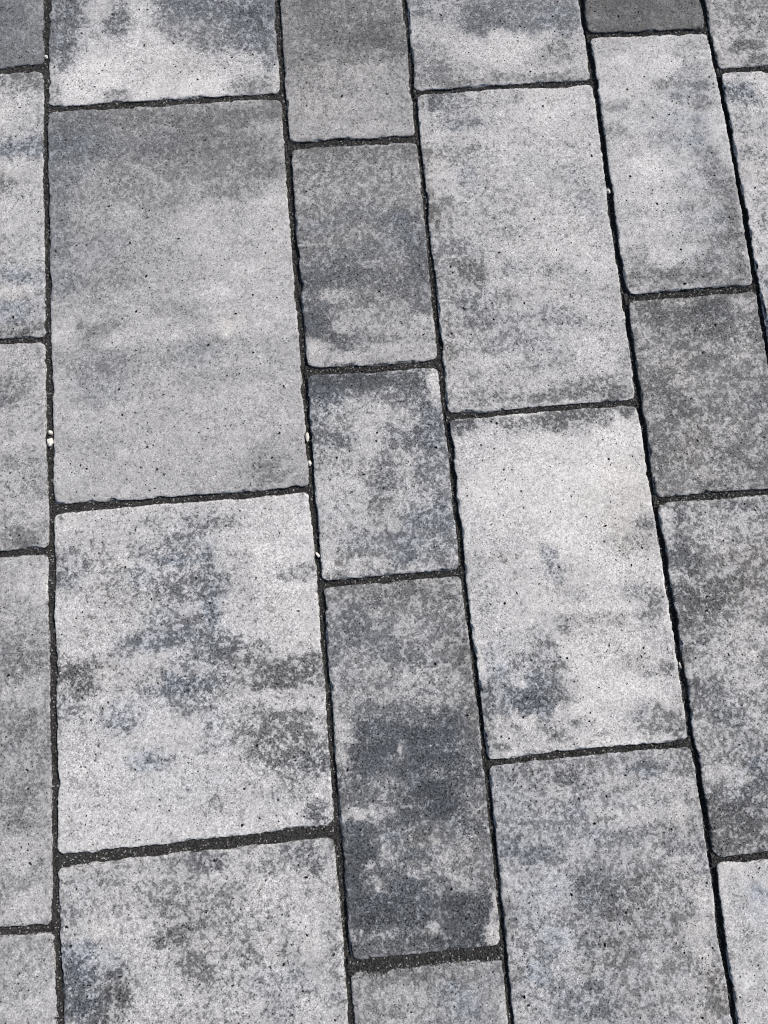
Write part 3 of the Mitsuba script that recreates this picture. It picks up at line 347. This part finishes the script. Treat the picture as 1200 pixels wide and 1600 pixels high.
def concrete_bump(p, n, uv):
    x, y = uv.x, uv.y
    return .00016 * mikit.noise(x * 560, y * 560, 3.1) + .00022 * mikit.noise(x * 260, y * 260, 8.3) + .0004 * mikit.noise(x * 60, y * 60, 1.1)

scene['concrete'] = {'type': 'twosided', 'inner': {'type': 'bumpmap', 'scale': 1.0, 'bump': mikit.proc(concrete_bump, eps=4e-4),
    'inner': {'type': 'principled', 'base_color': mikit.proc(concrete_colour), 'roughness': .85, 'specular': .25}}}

def sand_colour(p, n, uv):
    g = mikit.noise(p.x * 700, p.y * 700, p.z * 700)
    r = mikit.cell_rand(p.x * 560, p.y * 560, 3)
    a = .010 + .046 * r * r + .011 * g + dr.select(r > .962, .20, 0.0)
    return mi.Color3f(a * .96, a, a * 1.07)

scene['joint_grit'] = {'type': 'twosided', 'inner': {'type': 'principled', 'base_color': mikit.proc(sand_colour), 'roughness': .7, 'specular': .4}}
def ground_colour(p, n, uv):
    a = .05 + .04 * mikit.noise(p.x * 300, p.y * 300) + .05 * mikit.fbm(p.x * 2, p.y * 2)
    return mi.Color3f(a, a, a)
scene['subgrade'] = {'type': 'twosided', 'inner': {'type': 'diffuse', 'reflectance': mikit.proc(ground_colour)}}
def quartz_colour(p, n, uv):
    a = .44 + .26 * mikit.noise(p.x * 500, p.y * 500, p.z * 500)
    return mi.Color3f(a, a * .985, a * .96)
scene['white_quartz'] = {'type': 'twosided', 'inner': {'type': 'principled', 'base_color': mikit.proc(quartz_colour), 'roughness': .45, 'specular': .5}}

# ------------------------------------------------------------------ the setting
labels['pavement'] = {'label': 'grey mottled concrete slab paving laid in columns with dark grit joints', 'kind': 'structure'}
ground = np.array([[-600, -600, -.02], [600, -600, -.02], [600, 600, -.02], [-600, 600, -.02]], float)
scene['ground'] = mikit.ply((ground, np.array([[0, 1, 2], [0, 2, 3]])), 'subgrade')
labels['ground'] = {'label': 'dark gravel base under and around the paving', 'kind': 'structure'}

LOOKS = {
    '0A': 'smooth dark bluish slab cut by the top left corner of the picture',
    '0B': 'mottled light slab with bluish bands at the left edge, second from the top',
    '0C': 'plain light grey slab at the left edge, third from the top',
    '0D': 'long even grey slab at the left edge, fourth from the top',
    '0E': 'light slab cut by the bottom left corner of the picture',
    '1A': 'pale slab with blue grey clouds along its upper side, in the wide column at the top edge',
    '1B': 'largest slab, smooth mid grey at its top fading to pale below, in the wide column',
    '1C': 'big pale slab with a large blue grey stain in its middle and dark patches at its right',
    '1D': 'light slab below the widest grit joint with a blue stain at its lower left',
    '2A': 'smooth grey brown slab at the top of the second narrow column',
    '2B': 'dark grey slab with darkest blotches at its lower left, second in the narrow column',
    '2C': 'small nearly square slab with a dark blue top edge and one white top right corner',
    '2D': 'darkest long slab, blue black over its lower half with pale flecks',
    '2E': 'grey slab at the bottom edge below the darkest long slab',
    '3A': 'slab with blue grey band along the top edge in the third wide column',
    '3B': 'mottled light slab with a smoky dark band along its bottom edge',
    '3C': 'palest slab, almost white, with one blue grey stain at its lower left',
    '3D': 'large bluish grey cloudy slab at the bottom of the third wide column',
    '4A': 'plain dark grey slab cut by the top edge at the right',
    '4B': 'light slab with a smooth lilac grey shade down its right side',
    '4C': 'dark slab darkest along its top edge at the right of the picture',
    '4D': 'long dark speckled slab at the right edge with blackish lower end',
    '4E': 'bright slab in the bottom right corner of the picture',
    '5A': 'mottled grey slab cut by the top right corner of the picture',
    '5B': 'light speckled slab with a blue blotch at its upper left, on the right edge',
}
for i, (name, c, poly) in enumerate(allstones):
    key = 'pavement__paving_stone' + ('' if i == 0 else '_%03d' % i)
    V, F = stone_mesh(poly, 100 + i, name)
    cx, cy = poly.centroid.x, poly.centroid.y
    uv = np.c_[V[:, 0] - cx + 2.0 * i, V[:, 1] - cy]
    r = np.random.default_rng(900 + i)                                 # hand-laid: each stone a hair high, low or tilted
    dz, ax, ay = r.normal(0, .0006), r.normal(0, .0022), r.normal(0, .0022)
    V = V.copy(); V[:, 2] += np.clip(dz, -.001, .001) + (V[:, 0] - cx) * ax + (V[:, 1] - cy) * ay
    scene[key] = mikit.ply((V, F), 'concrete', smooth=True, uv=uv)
    if name:
        labels[key] = {'label': LOOKS[name]}

# ------------------------------------------------------------------ grit in the joints
DEEP = {1: .0050, 2: .0060, 3: .0066, 4: .0085, 5: .0100}
DEEPC = {(2, 4): .0022, (1, 3): .0042}
STEP = .0013
gx, gy = np.arange(-.62, .95, STEP), np.arange(-.70, 1.30, STEP)
X, Y = np.meshgrid(gx, gy)
Z = np.full(X.shape, -1.0)
for k in LONG:
    l, rr = LEFT[k](Y), RIGHT[k](Y)
    near = (X > l - .006) & (X < rr + .006)
    lo = meshkit.fbm(np.stack([X * 6, Y * 22, X * 0 + k], -1)[near], 3, seed=5)
    edge = np.minimum(X - l, rr - X)[near]
    z = -DEEP[k] + (lo - .5) * .005 - np.clip(edge, 0, .003) * .25
    Z[near] = np.maximum(Z[near], z)
for (c, k), (a, b) in CROSS.items():
    if c == 0:
        inside = X < LEFT[1](Y) + .004
    elif c == 5:
        inside = X > RIGHT[5](Y) - .004
    else:
        inside = (X > RIGHT[c](Y) - .004) & (X < LEFT[c + 1](Y) + .004)
    t, bt = Line(pts(a), 0)(X), Line(pts(b), 0)(X)
    near = inside & (Y < t + .006) & (Y > bt - .006)
    lo = meshkit.fbm(np.stack([X * 22, Y * 6, X * 0 + 9 + c], -1)[near], 3, seed=7)
    Z[near] = np.maximum(Z[near], -DEEPC.get((c, k), .0046) + (lo - .5) * .0035)
mask = Z > -.5
rg = np.random.default_rng(5)
gr = rg.normal(0, .00085, X.shape) + (rg.random(X.shape) > .93) * rg.uniform(0, .0016, X.shape)
Z = Z + gr
XX, YY = X + rg.uniform(-.4, .4, X.shape) * STEP, Y + rg.uniform(-.4, .4, X.shape) * STEP
cell = mask[:-1, :-1] & mask[1:, :-1] & mask[:-1, 1:] & mask[1:, 1:]
idx = np.arange(X.size).reshape(X.shape)
a, b, c_, d = idx[:-1, :-1][cell], idx[:-1, 1:][cell], idx[1:, 1:][cell], idx[1:, :-1][cell]
faces = np.vstack([np.c_[a, b, c_], np.c_[a, c_, d]])
used, inv = np.unique(faces, return_inverse=True)
GV = np.c_[XX.ravel(), YY.ravel(), Z.ravel()][used]
scene['pavement__joint_grit'] = mikit.ply((GV, inv.reshape(-1, 3)), 'joint_grit')
labels['pavement__joint_grit'] = {'label': 'dark grit filling the joints between the slabs', 'kind': 'stuff'}

def pebble(size, seed, detail=1):
    m = trimesh.creation.icosphere(subdivisions=detail, radius=.5)
    v = np.array(m.vertices)
    v *= (1 + (meshkit.noise(v * 3.1 + seed, seed) - .5) * .55 + (meshkit.noise(v * 7 + seed, seed + 1) - .5) * .25)[:, None]
    return v * np.asarray(size), np.array(m.faces)

def scatter(n, lo, hi, seed, lift):
    r = np.random.default_rng(seed)
    pick = r.choice(len(GV), n, replace=False)
    V, F, base = [], [], 0
    shapes = [pebble((1, 1, 1), s, 0) for s in range(6)]
    for p in pick:
        v, f = shapes[r.integers(6)]
        s = r.uniform(lo, hi) * np.array([1, r.uniform(.6, 1), r.uniform(.5, .8)])
        a = r.uniform(0, 6.28); R = np.array([[math.cos(a), -math.sin(a), 0], [math.sin(a), math.cos(a), 0], [0, 0, 1]])
        V.append((v * s) @ R.T + GV[p] + [0, 0, lift * s[2]]); F.append(f + base); base += len(v)
    return np.vstack(V), np.vstack(F)

scene['pavement__grit_grain'] = mikit.ply(scatter(14000, .0011, .0027, 21, .25), 'joint_grit')
labels['pavement__grit_grain'] = {'label': 'coarser dark grains lying on the joint grit', 'kind': 'stuff'}
scene['pavement__white_grain'] = mikit.ply(scatter(900, .0008, .0019, 22, .4), 'white_quartz')
labels['pavement__white_grain'] = {'label': 'tiny white grains sprinkled along the joints', 'kind': 'stuff'}

# white stone chips that landed in the joints
CHIPS = [
    # x, y, length along the joint, width, height, turn, label
    (-.4628, .3650, .0150, .0100, .0085, 4, 'largest white stone chip, wedged in the left long joint beside the big pale slab'),
    (-.4622, .3812, .0080, .0075, .0065, 30, 'small white stone chip just above the largest chip in the left long joint'),
    (-.0555, .3420, .0145, .0062, .0065, -4, 'long thin white stone chip in the second joint beside the small square slab'),
    (-.0548, .2985, .0088, .0066, .0065, 10, 'roundish cream white chip in the second joint below the long thin chip'),
    (-.0526, .1500, .0105, .0046, .0060, 32, 'slanting white sliver in the second joint by the rounded corner of the small square slab'),
    (.4944, .7405, .0098, .0052, .0080, 18, 'white stone chip in the dark narrow joint right of the upper mottled slab'),
    (.4936, -.0690, .0115, .0036, .0080, 8, 'thin white chip in the joint right of the palest slab'),
    (-.4603, 1.0615, .0068, .0058, .0060, 0, 'round white pebble in the left joint near the top edge of the picture'),
]
for j, (x, y, l, w, h, turn, lab) in enumerate(CHIPS):
    key = 'stone_chip' + ('' if j == 0 else '_%03d' % j)
    v, f = pebble((w * .92, l * .92, h), 50 + j, 3)
    a = math.radians(turn); R = np.array([[math.cos(a), -math.sin(a), 0], [math.sin(a), math.cos(a), 0], [0, 0, 1]])
    near = np.hypot(GV[:, 0] - x, GV[:, 1] - y) < .003
    z = GV[near, 2].mean() if near.any() else -.006
    v = v @ R.T + [x, y, max(z + h * .35, -h * .36)]
    scene[key] = mikit.ply((v, f), 'white_quartz', smooth=True)
    labels[key] = {'label': lab, 'category': 'stone chip', 'group': 'white stone chips in the joints'}
